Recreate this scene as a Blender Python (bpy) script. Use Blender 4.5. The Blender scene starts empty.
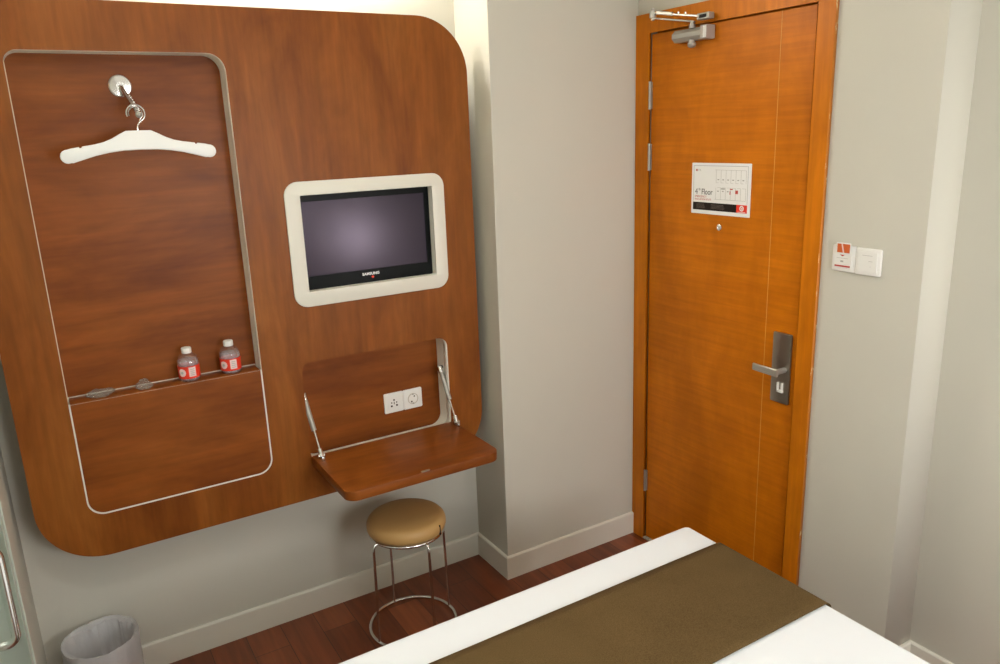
import bpy, bmesh, math, random
from mathutils import Matrix, Vector, noise
random.seed(4)
S = bpy.context.scene
COL = S.collection
PI = math.pi
# ------------------------------------------------------------------ constants (metres)
PX0, PX1, PZ0, PZ1 = .572, 2.080, .535, 2.134     # wood wall unit, front plane y = 0
WB = .151                                          # back wall plane
WL = .517                                          # left wall plane
AX, CY = 2.121, -.0856                             # column
DX = 2.785                                         # door wall plane
EY, D2 = -1.268, 2.932                             # step in the door wall
H = 2.62

# ------------------------------------------------------------------ materials
def mat(name, col=(.8, .8, .8), rough=.5, metal=0, spec=.5, **kw):
    m = bpy.data.materials.new(name); m.use_nodes = True
    b = m.node_tree.nodes['Principled BSDF']
    b.inputs['Base Color'].default_value = (*col, 1)
    b.inputs['Roughness'].default_value = rough
    b.inputs['Metallic'].default_value = metal
    b.inputs['Specular IOR Level'].default_value = spec
    for k, v in kw.items(): b.inputs[k.replace('_', ' ')].default_value = v
    return m
def nd(m, t, **kw):
    n = m.node_tree.nodes.new(t)
    for k, v in kw.items(): setattr(n, k, v)
    return n
def coords(m, scale=(1, 1, 1), rot=(0, 0, 0), world=True):
    mp = nd(m, 'ShaderNodeMapping'); mp.inputs['Scale'].default_value = scale
    mp.inputs['Rotation'].default_value = rot
    if world:
        g = nd(m, 'ShaderNodeNewGeometry'); m.node_tree.links.new(g.outputs['Position'], mp.inputs['Vector'])
    else:
        g = nd(m, 'ShaderNodeTexCoord'); m.node_tree.links.new(g.outputs['Object'], mp.inputs['Vector'])
    return mp.outputs['Vector']
def noise_tex(m, vec, scale, detail=4, rough=.55, dist=0):
    n = nd(m, 'ShaderNodeTexNoise'); m.node_tree.links.new(vec, n.inputs['Vector'])
    n.inputs['Scale'].default_value = scale; n.inputs['Detail'].default_value = detail
    n.inputs['Roughness'].default_value = rough; n.inputs['Distortion'].default_value = dist
    return n.outputs['Fac']
def ramp(m, fac, stops):
    r = nd(m, 'ShaderNodeValToRGB'); m.node_tree.links.new(fac, r.inputs['Fac'])
    el = r.color_ramp.elements
    while len(el) < len(stops): el.new(.5)
    for e, (p, c) in zip(el, stops): e.position = p; e.color = (*c, 1)
    return r.outputs['Color']
def mix(m, a, b, fac, mode='MIX'):
    n = nd(m, 'ShaderNodeMix', data_type='RGBA', blend_type=mode); L = m.node_tree.links
    for s, v in ((n.inputs[6], a), (n.inputs[7], b), (n.inputs[0], fac)):
        if hasattr(v, 'links'): L.new(v, s)
        elif isinstance(v, (int, float)): s.default_value = v
        else: s.default_value = (*v, 1)
    return n.outputs[2]
def setcol(m, c): m.node_tree.links.new(c, m.node_tree.nodes['Principled BSDF'].inputs['Base Color'])
def bump(m, fac, strength=.2, dist=.002):
    b = nd(m, 'ShaderNodeBump'); b.inputs['Strength'].default_value = strength; b.inputs['Distance'].default_value = dist
    m.node_tree.links.new(fac, b.inputs['Height'])
    m.node_tree.links.new(b.outputs['Normal'], m.node_tree.nodes['Principled BSDF'].inputs['Normal'])

def wood(name, dark, mid, light, axis, rough=.38, band=1.0, fine=1.0):
    """axis: the direction the grain runs along ('x','y','z')"""
    m = mat(name, mid, rough, spec=.18)
    k = {'x': (.24, 1, 1), 'y': (1, .12, 1), 'z': (1, 1, .24)}[axis]
    v1 = coords(m, tuple(a * 6.5 * band for a in k))
    f1 = noise_tex(m, v1, 1.0, 4, .6, .8)
    k2 = {'x': (.05, 1, 1), 'y': (1, .05, 1), 'z': (1, 1, .05)}[axis]
    f2 = noise_tex(m, coords(m, tuple(a * 60 * fine for a in k2)), 1.0, 3, .6, .2)
    f3 = noise_tex(m, coords(m, tuple(a * 7 for a in ((.45, 1, 1) if axis == 'x' else (1, 1, .45)))), 1, 4, .65, .3)
    c = ramp(m, f1, [(.30, dark), (.5, mid), (.72, light)])
    c = mix(m, c, ramp(m, f2, [(.3, (.60, .60, .60)), (.7, (1.3, 1.3, 1.3))]), .30, 'MULTIPLY')
    c = mix(m, c, ramp(m, f3, [(.35, (.78, .76, .74)), (.65, (1.18, 1.2, 1.22))]), .55, 'MULTIPLY')
    setcol(m, c)
    bump(m, f2, .05, .0004)
    return m
PW = ((.168, .044, .006), (.230, .067, .009), (.288, .094, .015))
M = {}
M['wood_v'] = wood('cherry_laminate_upright', *PW, 'z')
M['wood_h'] = wood('cherry_laminate_level', (.165, .041, .006), (.225, .060, .008), (.285, .084, .013), 'x')
M['door'] = wood('orange_teak_veneer', (.495, .134, .0016), (.512, .142, .0018), (.530, .150, .0022), 'y', .42, 1.2, 1.2)
M['casing'] = wood('orange_teak_casing', (.510, .142, .002), (.550, .160, .003), (.590, .180, .005), 'z', .42)
M['edge'] = mat('pale_edge_band', (.62, .53, .37), .55)
M['cream'] = mat('cream_lacquer', (.74, .71, .62), .45)
M['jamb'] = mat('niche_lining_cream', (.88, .86, .77), .5)
def paint(name, col, r=.85):
    m = mat(name, col, r, spec=.25)
    f = noise_tex(m, coords(m, (1, 1, 1)), 1.6, 3)
    setcol(m, mix(m, tuple(a * .965 for a in col), tuple(a * 1.03 for a in col), f))
    bump(m, noise_tex(m, coords(m, (1, 1, 1)), 160, 2), .05, .001)
    return m
M['wall'] = paint('wall_paint', (.580, .556, .478))
M['skirt'] = mat('baseboard_paint', (.74, .71, .62), .45)
M['ceiling'] = paint('ceiling_paint', (.75, .73, .66))
M['white'] = mat('white_plastic', (.80, .78, .74), .35)
M['hanger'] = mat('white_lacquer', (.88, .88, .86), .4)
M['chrome'] = mat('chrome', (.75, .74, .72), .16, 1)
M['steel'] = mat('brushed_steel', (.36, .33, .29), .36, 1)
M['alu'] = mat('silver_paint', (.42, .40, .36), .38, .6)
M['alu2'] = mat('grey_end_cap', (.42, .37, .33), .45, .3)
M['dark'] = mat('dark_gap', (.012, .009, .006), .8)
M['groove'] = mat('pale_inlay', (.62, .27, .035), .5)
M['black'] = mat('gloss_black', (.003, .004, .004), .3, spec=.10)
M['hole'] = mat('socket_hole', (.05, .03, .02), .7)
M['plategrey'] = mat('plate_seam', (.55, .50, .42), .6)
# floor boards
m = mat('red_brown_floor_boards', (.1, .03, .015), .33); M['floor'] = m
br = nd(m, 'ShaderNodeTexBrick'); L = m.node_tree.links
L.new(coords(m, (1, 1, 1), (0, 0, PI / 2)), br.inputs['Vector'])
br.inputs['Color1'].default_value = (0, 0, 0, 1); br.inputs['Color2'].default_value = (1, 1, 1, 1)
br.inputs['Mortar'].default_value = (0, 0, 0, 1)
br.inputs['Scale'].default_value = 1; br.inputs['Brick Width'].default_value = .95
br.inputs['Row Height'].default_value = .125; br.inputs['Mortar Size'].default_value = .0012
br.inputs['Mortar Smooth'].default_value = .3; br.inputs['Bias'].default_value = 0
c = ramp(m, br.outputs['Color'], [(0, (.150, .033, .008)), (.5, (.195, .046, .012)), (1, (.26, .068, .019))])
fg = noise_tex(m, coords(m, (26, 2.2, 26)), 1, 4, .6, .5)
c = mix(m, c, ramp(m, fg, [(.3, (.55, .5, .5)), (.7, (1.4, 1.45, 1.5))]), .7, 'MULTIPLY')
c = mix(m, c, (.018, .006, .004), br.outputs['Fac'])
setcol(m, c); bump(m, fg, .06, .0006)
# cloth
m = mat('white_cotton', (.79, .81, .84), .9, spec=.15); M['cotton'] = m
bump(m, noise_tex(m, coords(m, (1, 1, 1)), 9, 3), .12, .01)
m = mat('brown_woven_cloth', (.12, .08, .04), .95, spec=.1); M['runner'] = m
f = noise_tex(m, coords(m, (1, 1, 1)), 420, 2); f2 = noise_tex(m, coords(m, (1, 1, 1)), 7, 3)
c = ramp(m, f, [(.3, (.082, .050, .018)), (.7, (.138, .088, .036))])
setcol(m, mix(m, c, ramp(m, f2, [(.3, (.88, .88, .88)), (.7, (1.1, 1.1, 1.1))]), .6, 'MULTIPLY')); bump(m, f, .4, .001)
m = mat('tan_leatherette', (.50, .295, .105), .5); M['tan'] = m
bump(m, noise_tex(m, coords(m, (1, 1, 1)), 300, 2), .15, .0006)
# painted-over edge of the casing
m = mat('casing_side_with_paint_smears', (.5, .2, .02), .6); M['casing_side'] = m
f = noise_tex(m, coords(m, (60, 60, 14)), 1.0, 4, .65)
setcol(m, ramp(m, f, [(.60, (.50, .16, .01)), (.64, (.80, .62, .34))]))
m = mat('grey_cement_sill', (.30, .26, .2), .9); M['cement'] = m
setcol(m, ramp(m, noise_tex(m, coords(m, (1, 1, 1)), 60, 4), [(.35, (.16, .11, .07)), (.6, (.42, .38, .30))]))
M['glass'] = mat('frosted_green_glass', (.74, .88, .80), .35, Transmission_Weight=.75, IOR=1.2)
M['silicone'] = mat('silicone_bead', (.62, .66, .58), .5)
M['pet'] = mat('clear_plastic_bottle', (.80, .76, .78), .06, Alpha=.26)
M['water'] = mat('water', (.80, .70, .76), .05, Alpha=.16)
M['wrap'] = mat('crumpled_clear_wrap', (.55, .54, .50), .10, spec=.9, Alpha=.42)
M['bin'] = mat('frosted_bin_plastic', (.84, .82, .80), .30, Alpha=.38)
M['liner'] = mat('clear_liner_film', (.72, .71, .73), .2, spec=.9)
M['red'] = mat('label_red', (.76, .045, .02), .5, spec=.25)
M['pink'] = mat('label_pale', (.80, .58, .56), .5)
M['paper'] = mat('sign_white', (.86, .85, .83), .4)
M['ink'] = mat('sign_grey_ink', (.12, .11, .10), .6)
M['ink2'] = mat('sign_light_ink', (.42, .40, .37), .6)
M['band'] = mat('sign_black_band', (.014, .008, .006), .6, spec=.2)
M['band2'] = mat('sign_band_grey_text', (.115, .085, .07), .5)
M['redink'] = mat('sign_red_ink', (.45, .045, .035), .5)
M['orange'] = mat('card_orange', (.62, .12, .025), .45)
M['silverlogo'] = mat('logo_silver', (.80, .80, .80), .35)
m = mat('grey_violet_screen', (.022, .017, .026), .20, spec=.34); M['screen'] = m
m.node_tree.nodes['Principled BSDF'].inputs['Specular Tint'].default_value = (.95, .80, 1, 1)
m.node_tree.nodes['Principled BSDF'].inputs['Coat Roughness'].default_value = .1
m = mat('light_diffuser', (1, 1, 1), .5); M['lamp'] = m
m = mat('added_glowing_pane', (1, 1, 1), .5); M['window_fill'] = m  # glowing pane of the added window
m = mat('warm_tube', (1, 1, 1), .5); M['tube'] = m
def emis(m, col, s):
    b = m.node_tree.nodes['Principled BSDF']
    b.inputs['Emission Color'].default_value = (*col, 1); b.inputs['Emission Strength'].default_value = s

def clear(name, tint, gloss, rough, diff=0, dcol=(.8, .8, .8), crumple=0):
    m = bpy.data.materials.new(name); m.use_nodes = True; t = m.node_tree; L = t.links
    for n in list(t.nodes):
        if n.type == 'BSDF_PRINCIPLED': t.nodes.remove(n)
    out = [n for n in t.nodes if n.type == 'OUTPUT_MATERIAL'][0]
    tr = t.nodes.new('ShaderNodeBsdfTransparent'); tr.inputs[0].default_value = (*tint, 1)
    gl = t.nodes.new('ShaderNodeBsdfGlossy'); gl.inputs['Roughness'].default_value = rough
    fr = t.nodes.new('ShaderNodeLayerWeight'); fr.inputs['Blend'].default_value = gloss
    m1 = t.nodes.new('ShaderNodeMixShader'); mu = t.nodes.new('ShaderNodeMath'); mu.operation = 'MULTIPLY_ADD'; mu.inputs[1].default_value = .45; mu.inputs[2].default_value = .06; L.new(fr.outputs['Facing'], mu.inputs[0]); L.new(mu.outputs[0], m1.inputs[0]); L.new(tr.outputs[0], m1.inputs[1]); L.new(gl.outputs[0], m1.inputs[2])
    df = t.nodes.new('ShaderNodeBsdfDiffuse'); df.inputs[0].default_value = (*dcol, 1)
    if crumple:
        g = t.nodes.new('ShaderNodeTexCoord'); v = t.nodes.new('ShaderNodeTexVoronoi'); v.inputs['Scale'].default_value = crumple; v.feature = 'F2'
        nz = t.nodes.new('ShaderNodeTexNoise'); nz.inputs['Scale'].default_value = crumple * .6
        mx = t.nodes.new('ShaderNodeMix'); mx.data_type = 'VECTOR'; mx.inputs[0].default_value = .15
        L.new(g.outputs['Object'], nz.inputs['Vector']); L.new(g.outputs['Object'], mx.inputs[4]); L.new(nz.outputs['Color'], mx.inputs[5]); L.new(mx.outputs[1], v.inputs['Vector'])
        bp = t.nodes.new('ShaderNodeBump'); bp.inputs['Strength'].default_value = 1; bp.inputs['Distance'].default_value = .012
        L.new(v.outputs['Distance'], bp.inputs['Height']); L.new(bp.outputs['Normal'], gl.inputs['Normal'])
    m2 = t.nodes.new('ShaderNodeMixShader'); m2.inputs[0].default_value = diff
    L.new(m1.outputs[0], m2.inputs[1]); L.new(df.outputs[0], m2.inputs[2]); L.new(m2.outputs[0], out.inputs[0])
    return m
M['pet'] = clear('clear_plastic_bottle', (.985, .98, .98), .22, .06, .04, (.8, .72, .76))
M['water'] = clear('water', (.98, .95, .96), .12, .03, .22, (.95, .82, .88))
M['wrap'] = clear('crumpled_clear_wrap', (.93, .93, .91), .55, .08, .10, (.7, .7, .66), 90)
M['liner'] = clear('clear_liner_film', (.98, .98, .98), .55, .12, .34, (.88, .86, .88), 32)
# ------------------------------------------------------------------ object helpers
ORG = {}
def tag(o, label=None, cat=None, group=None, kind=None):
    for k, v in (('label', label), ('category', cat), ('group', group), ('kind', kind)):
        if v: o[k] = v
    return o
def thing(name, loc, label, cat, group=None, kind=None):
    o = bpy.data.objects.new(name, None); COL.objects.link(o); o.location = loc
    o.empty_display_size = .05; ORG[o] = Vector(loc)
    return tag(o, label, cat, group, kind)
def part(name, bm, m, parent=None, smooth=False, org=None, label=None):
    """bm in world coordinates -> one mesh object, its origin at the parent's origin (or org)"""
    me = bpy.data.meshes.new(name)
    if isinstance(bm, bpy.types.Mesh):
        b2 = bmesh.new(); b2.from_mesh(bm); bpy.data.meshes.remove(bm); bm = b2
    o_ = ORG[parent] if parent is not None else Vector(org or (0, 0, 0))
    bmesh.ops.recalc_face_normals(bm, faces=bm.faces) if not getattr(bm, 'keep', 0) else None
    bmesh.ops.translate(bm, verts=bm.verts, vec=-o_)
    bm.to_mesh(me); bm.free()
    ms = m if isinstance(m, (list, tuple)) else [m]
    for x in ms: me.materials.append(x)
    if smooth:
        me.polygons.foreach_set('use_smooth', [True] * len(me.polygons))
        me.set_sharp_from_angle(angle=math.radians(smooth if smooth is not True else 40))
    o = bpy.data.objects.new(name, me); COL.objects.link(o)
    ORG[o] = o_
    if parent is not None: o.parent = parent
    else: o.location = o_
    if label: o['label'] = label
    return o
def struct(name, bm, m, smooth=False):
    return tag(part(name, bm, m, None, smooth), kind='structure')
def box(x0, x1, y0, y1, z0, z1, bev=0, seg=2, bm=None):
    b = bmesh.new()
    bmesh.ops.create_cube(b, size=1)
    bmesh.ops.scale(b, verts=b.verts, vec=(abs(x1 - x0), abs(y1 - y0), abs(z1 - z0)))
    bmesh.ops.translate(b, verts=b.verts, vec=((x0 + x1) / 2, (y0 + y1) / 2, (z0 + z1) / 2))
    if bev: bmesh.ops.bevel(b, geom=b.edges[:], offset=bev, segments=seg, profile=.5, affect='EDGES')
    return join(bm, b) if bm is not None else b
def join(a, b):
    me = bpy.data.meshes.new('t')
    if isinstance(b, bpy.types.Mesh): a.from_mesh(b); bpy.data.meshes.remove(b); bpy.data.meshes.remove(me); return a
    b.to_mesh(me); a.from_mesh(me); b.free(); bpy.data.meshes.remove(me); return a
def tube(pts, r, seg=10, bm=None, closed=False, cap=True):
    b = bm if bm is not None else bmesh.new()
    P = [Vector(p) for p in pts]; n = len(P); rings = []
    up = None
    for i in range(n):
        if closed: t = (P[(i + 1) % n] - P[i - 1]).normalized()
        else: t = (P[min(i + 1, n - 1)] - P[max(i - 1, 0)]).normalized()
        if up is None:
            up = t.orthogonal().normalized()
        else:
            up = (up - t * up.dot(t)).normalized()
        s = t.cross(up); rr = r[i] if isinstance(r, (list, tuple)) else r
        rings.append([b.verts.new(P[i] + (up * math.cos(a) + s * math.sin(a)) * rr) for a in [2 * PI * k / seg for k in range(seg)]])
    for i in range(n if closed else n - 1):
        A, B = rings[i], rings[(i + 1) % n]
        if closed and i == n - 1:      # best rotation match
            k0 = min(range(seg), key=lambda k: (B[k].co - A[0].co).length)
            B = B[k0:] + B[:k0]
        for k in range(seg): b.faces.new((A[k], A[(k + 1) % seg], B[(k + 1) % seg], B[k]))
    if cap and not closed:
        b.faces.new(rings[0][::-1]); b.faces.new(rings[-1])
    return b
def lathe(prof, c=(0, 0, 0), seg=40, axis='z', bm=None, cap=True):
    """prof: (r, h) list, h along axis"""
    b = bmesh.new(); rings = []
    for r, h in prof:
        rings.append([b.verts.new((r * math.cos(2 * PI * k / seg), r * math.sin(2 * PI * k / seg), h)) for k in range(seg)])
    for A, B in zip(rings, rings[1:]):
        for k in range(seg): b.faces.new((A[k], A[(k + 1) % seg], B[(k + 1) % seg], B[k]))
    if cap:
        b.faces.new(rings[0][::-1]); b.faces.new(rings[-1])
    R = {'z': Matrix(), 'y-': Matrix.Rotation(PI / 2, 4, 'X'), 'x-': Matrix.Rotation(-PI / 2, 4, 'Y')}[axis]
    bmesh.ops.transform(b, matrix=Matrix.Translation(c) @ R, verts=b.verts)
    return join(bm, b) if bm is not None else b
def arcpts(c, r, a0, a1, n):
    return [(c[0] + r * math.cos(a0 + (a1 - a0) * i / n), c[1] + r * math.sin(a0 + (a1 - a0) * i / n)) for i in range(n + 1)]
def rrect(x0, x1, z0, z1, r, n=10):
    if not isinstance(r, (list, tuple)): r = (r,) * 4      # bl, br, tr, tl
    o = []
    for (cx, cz, a, q) in ((x0 + r[0], z0 + r[0], PI, r[0]), (x1 - r[1], z0 + r[1], 1.5 * PI, r[1]), (x1 - r[2], z1 - r[2], 0, r[2]), (x0 + r[3], z1 - r[3], .5 * PI, r[3])):
        if q < 1e-5: o.append((cx, cz))
        else: o += arcpts((cx, cz), q, a, a + PI / 2, n)
    return o
PLANES = {'wall': Matrix(((1, 0, 0, 0), (0, 0, -1, 0), (0, 1, 0, 0), (0, 0, 0, 1))),      # u=x v=z w=-y
          'door': Matrix(((0, 0, -1, 0), (-1, 0, 0, 0), (0, 1, 0, 0), (0, 0, 0, 1))),     # u=-y v=z w=-x
          'flat': Matrix()}
def plate(outlines, w0, w1, plane='wall', bev=0):
    """flat plate from outlines (outer + holes) between w0 (back) and w1 (front, towards the room)"""
    cu = bpy.data.curves.new('t', 'CURVE'); cu.dimensions = '2D'; cu.fill_mode = 'BOTH'
    for ol in outlines:
        sp = cu.splines.new('POLY'); sp.points.add(len(ol) - 1); sp.use_cyclic_u = True
        for p, (u, v) in zip(sp.points, ol): p.co = (u, v, 0, 1)
    cu.extrude = (w1 - w0) / 2 - bev; cu.bevel_depth = bev; cu.bevel_resolution = 1; cu.offset = -bev
    o = bpy.data.objects.new('t', cu); COL.objects.link(o)
    dg = bpy.context.evaluated_depsgraph_get()
    me = bpy.data.meshes.new_from_object(o.evaluated_get(dg))
    bpy.data.objects.remove(o); bpy.data.curves.remove(cu)
    b = bmesh.new(); b.from_mesh(me); bpy.data.meshes.remove(me)
    bmesh.ops.remove_doubles(b, verts=b.verts, dist=1e-5)
    bmesh.ops.transform(b, matrix=PLANES[plane] @ Matrix.Translation((0, 0, (w0 + w1) / 2)), verts=b.verts)
    return b
def text(s, u, v, size, w, plane='door', align='LEFT', ext=.0003, space=1.0, xs=1.0, bold=0):
    cu = bpy.data.curves.new('t', 'FONT'); cu.body = s; cu.size = size; cu.extrude = ext; cu.align_x = align
    cu.space_character = space; cu.resolution_u = 3; cu.offset = bold
    o = bpy.data.objects.new('t', cu); COL.objects.link(o)
    dg = bpy.context.evaluated_depsgraph_get()
    me = bpy.data.meshes.new_from_object(o.evaluated_get(dg))
    bpy.data.objects.remove(o); bpy.data.curves.remove(cu)
    b = bmesh.new(); b.from_mesh(me); bpy.data.meshes.remove(me)
    bmesh.ops.transform(b, matrix=PLANES[plane] @ Matrix.Translation((u, v, w)) @ Matrix.Diagonal((xs, 1, 1, 1)), verts=b.verts)
    return b
def rr(u0, u1, v0, v1, w0, w1, plane='door', bm=None):
    """thin rectangle on a plane (u, v) between w0 and w1"""
    b = box(u0, u1, v0, v1, w0, w1)
    bmesh.ops.transform(b, matrix=PLANES[plane], verts=b.verts)
    return join(bm, b) if bm is not None else b

# ================================================================== THE ROOM
YF = -3.5; XL2 = -.75
struct('floor', box(XL2, D2 + .12, YF - .1, WB + .12, -.1, 0), M['floor'])
struct('ceiling', box(XL2, D2 + .12, YF - .1, WB + .12, H, H + .1), M['ceiling'])
struct('wall_back', box(XL2, D2 + .12, WB, WB + .12, 0, H), M['wall'])
WX0, WX1, WZ0, WZ1 = 1.35, 2.35, 1.05, 2.0
struct('wall_front', plate([[(XL2, 0), (D2 + .12, 0), (D2 + .12, H), (XL2, H)], [(WX0, WZ0), (WX1, WZ0), (WX1, WZ1), (WX0, WZ1)]], -YF, -YF + .1, 'wall'), M['wall'])
wn = struct('added_window_1', plate([rrect(WX0, WX1, WZ0, WZ1, 0), rrect(WX0 + .05, WX1 - .05, WZ0 + .05, WZ1 - .05, 0)], -YF + .02, -YF + .08, 'wall'), M['white'])  # unseen window added behind the camera to brighten surfaces facing it
part('added_window_pane', box(WX0 + .045, WX1 - .045, YF - .052, YF - .048, WZ0 + .045, WZ1 - .045), M['window_fill'], wn)
part('glazing_bar', box((WX0 + WX1) / 2 - .015, (WX0 + WX1) / 2 + .015, YF - .07, YF - .03, WZ0 + .045, WZ1 - .045), M['white'], wn)
struct('wall_column', box(AX, DX, CY, WB, 0, H, .002), M['wall'])
# door wall with the opening, stepping back at EY
DG0, DG1, DZ = .158, .8865, 2.0864        # door leaf limits in u = -y
OUT = [(-CY, 0), (DG0 - .02, 0), (DG0 - .02, DZ + .02), (DG1 + .02, DZ + .02), (DG1 + .02, 0), (-EY, 0), (-EY, H), (-CY, H)]
struct('wall_right', plate([OUT], -(D2 + .12), -DX, 'door'), M['wall'])
struct('wall_far_right', box(D2, D2 + .12, YF, EY, 0, H), M['wall'])
struct('wall_outside_door', box(D2 + .12, D2 + .2, -1.1, 0, 0, H), M['wall'])
# left wall: short pier, glass door, rest of the wall
GY0, GY1 = -.215, -1.06
struct('wall_left', box(WL - .1, WL, GY0, WB, 0, H), M['wall'])
struct('wall_left', box(WL - .1, WL, YF, GY1, 0, H), M['wall'])
struct('wall_left', box(WL - .1, WL, GY1, GY0, 2.12, H), M['wall'])
struct('wall_bathroom', box(XL2 - .1, XL2, YF, WB, 0, H), M['wall'])
# baseboards
def skirt(name, path, h=.0985, t=.012):
    """path: list of wall line points; board goes to the left of the walking direction"""
    b = bmesh.new(); n = len(path); prof = [(0, 0), (t, 0), (t, h - .004), (t - .004, h), (0, h)]
    rings = []
    for i, p in enumerate(path):
        p = Vector(p)
        d1 = (Vector(path[min(i + 1, n - 1)]) - Vector(path[max(i, 0) if i < n - 1 else n - 2])).normalized()
        d0 = (Vector(path[i]) - Vector(path[i - 1])).normalized() if i > 0 else d1
        n0 = Vector((-d0.y, d0.x)); n1 = Vector((-d1.y, d1.x))
        mm = (n0 + n1); mm = mm / mm.dot(n1)
        rings.append([b.verts.new((p.x + mm.x * u, p.y + mm.y * u, v)) for u, v in prof])
    for A, B in zip(rings, rings[1:]):
        for k in range(5): b.faces.new((A[k], A[(k + 1) % 5], B[(k + 1) % 5], B[k]))
    b.faces.new(rings[0]); b.faces.new(rings[-1][::-1])
    return struct(name, b, M['skirt'])
skirt('baseboard_back', [(AX, WB), (WL, WB)][::1] and [(DX - .012, CY), (AX, CY), (AX, WB), (WL, WB)])
skirt('baseboard_right', [(D2, YF), (D2, EY), (DX, EY), (DX, -.9475)])
skirt('baseboard_left', [(WL, WB - .012), (WL, GY0)])

# ------------------------------------------------------------------ DOOR
CO, CI = .0885, .9460
b = plate([[(CO, 0), (DG0, 0), (DG0, DZ), (DG1, DZ), (DG1, 0), (CI, 0), (CI, 2.155), (CO, 2.155)]], -DX, -(DX - .014), 'door')
cas = part('trim_1', b, [M['casing'], M['casing_side']]); tag(cas, kind='structure')
for p in cas.data.polygons:
    if p.normal.y < -.9 and p.center.y < -.93: p.material_index = 1
# lining in the opening (stop behind the leaf)
lin = plate([[(DG0 - .018, 0), (DG0 + .012, 0), (DG0 + .012, DZ - .012), (DG1 - .012, DZ - .012), (DG1 - .012, 0), (DG1 + .018, 0), (DG1 + .018, DZ + .018), (DG0 - .018, DZ + .018)]], -(DX + .11), -(DX + .046), 'door')
struct('trim_2', lin, M['casing'])
struct('trim_3', box(DX - .012, DX + .10, -DG1, -DG0, 0, .006), M['cement'])
leafo = part('door_1', plate([[(DG0 + .003, .009), (DG1 - .0135, .009), (DG1 - .0135, DZ - .004), (DG0 + .003, DZ - .004)]], -(DX + .042), -(DX + .001), 'door', .0012), M['door'], org=(DX, -DG0, 0))
tag(leafo, 'orange-brown wooden room door, closed, with a lever handle and a floor sign', 'door', kind='structure')
part('inlay_line', rr(.7465, .7487, .009, DZ - .004, -(DX + .0012), -(DX + .0004), 'door'), M['groove'], leafo)
for z0, z1 in ((1.815, 1.913), (1.587, 1.686), (.230, .324)):
    hb = tube([(DX - .008, -DG0 - .004, z0), (DX - .008, -DG0 - .004, z1)], .0048, 12)
    for z in (z0, z0 + (z1 - z0) / 3, z0 + 2 * (z1 - z0) / 3, z1):
        tube([(DX - .008, -DG0 - .004, z - .0015), (DX - .008, -DG0 - .004, z + .0015)], .0054, 12, hb)
    join(hb, box(DX - .004, DX + .0008, -DG0 - .010, -DG0 - .004, z0, z1))
    part('hinge', hb, M['alu'], leafo, 30)
pp = lathe([(0.0115, 0), (.0115, .003), (.009, .0045), (.006, .0045), (.005, .003)], (DX - .0005, -.525, 1.395), 24, 'x-')
part('peephole', pp, M['chrome'], leafo, 30)
# handle plate, lever, thumb turn
hp = part('handle_plate', plate([rrect(.789, .862, .825, 1.069, .004, 3)], -(DX - .001), -(DX - .010), 'door', .002), M['steel'], leafo, 30)
lv = tube([(DX - .009, -.842, .945), (DX - .058, -.842, .945)], .0095, 16)
lever_pts = []
b = bmesh.new(); rings = []
for i in range(15):
    t = i / 14
    yy = -.852 + t * .103; xx = DX - .058 - .004 * math.sin(t * PI) + .012 * max(0, t - .7) ** 1
    hh = .0125 - .001 * t; th = .0045
    zc = .945 + .002 * math.sin(t * PI)
    rings.append([b.verts.new((xx + a * th, yy, zc + c_ * hh)) for a, c_ in ((-1, -.8), (-.6, -1), (.6, -1), (1, -.8), (1, .8), (.6, 1), (-.6, 1), (-1, .8))])
for A, B in zip(rings, rings[1:]):
    for k in range(8): b.faces.new((A[k], A[(k + 1) % 8], B[(k + 1) % 8], B[k]))
b.faces.new(rings[0]); b.faces.new(rings[-1][::-1])
join(lv, b)
part('lever', lv, M['alu'], hp, 35)
tt = rr(.819, .844, .863, .901, -(DX - .010), -(DX - .013), 'door')
part('lock_escutcheon', tt, M['steel'], hp)
tt = rr(.8215, .8265, .866, .899, -(DX - .013), -(DX - .021), 'door'); rr(.8215, .844, .866, .874, -(DX - .013), -(DX - .021), 'door', tt); rr(.8375, .8425, .874, .899, -(DX - .013), -(DX - .019), 'door', tt)
part('thumb_turn', tt, M['white'], hp)
part('gap_shade_strip', rr(DG1 - .0133, DG1 - .009, .009, DZ - .004, -(DX + .045), -(DX + .02), 'door'), M['dark'], leafo)  # dark strip standing in for shade in the gap beside the leaf

# door closer
XC = DX
cl = thing('door_closer', (XC, -.38, 2.05), 'silver hydraulic door closer with folding arm at the top of the orange door', 'door closer')
b = box(XC - .040, XC - .0005, -.445, -.308, 2.034, 2.074, .0)
bmesh.ops.bevel(b, geom=[e for e in b.edges if abs(e.verts[0].co.y - e.verts[1].co.y) > .1 and e.verts[0].co.x < XC - .02], offset=.013, segments=1, affect='EDGES')
part('body', b, M['alu'], cl)
b = box(XC - .043, XC - .0005, -.475, -.4452, 2.032, 2.077, .003)
part('end_block', b, M['alu2'], cl)
b = rr(.461, .474, 2.036, 2.073, -(XC - .043), -(XC - .0445), 'door')
part('end_label', b, M['white'], cl)
part('knob', lathe([(.0, -.024), (.009, -.023), (.014, -.018), (.015, -.010), (.011, -.004), (.011, .002)], (XC - .026, -.392, 2.034), 20, cap=False), M['alu'], cl, True)
part('pinion', lathe([(.011, 0), (.011, .012), (.008, .012), (.008, .022)], (XC - .026, -.392, 2.074), 16), M['alu'], cl, 30)
EL = Vector((XC - .085, -.258, 2.134))
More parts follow.
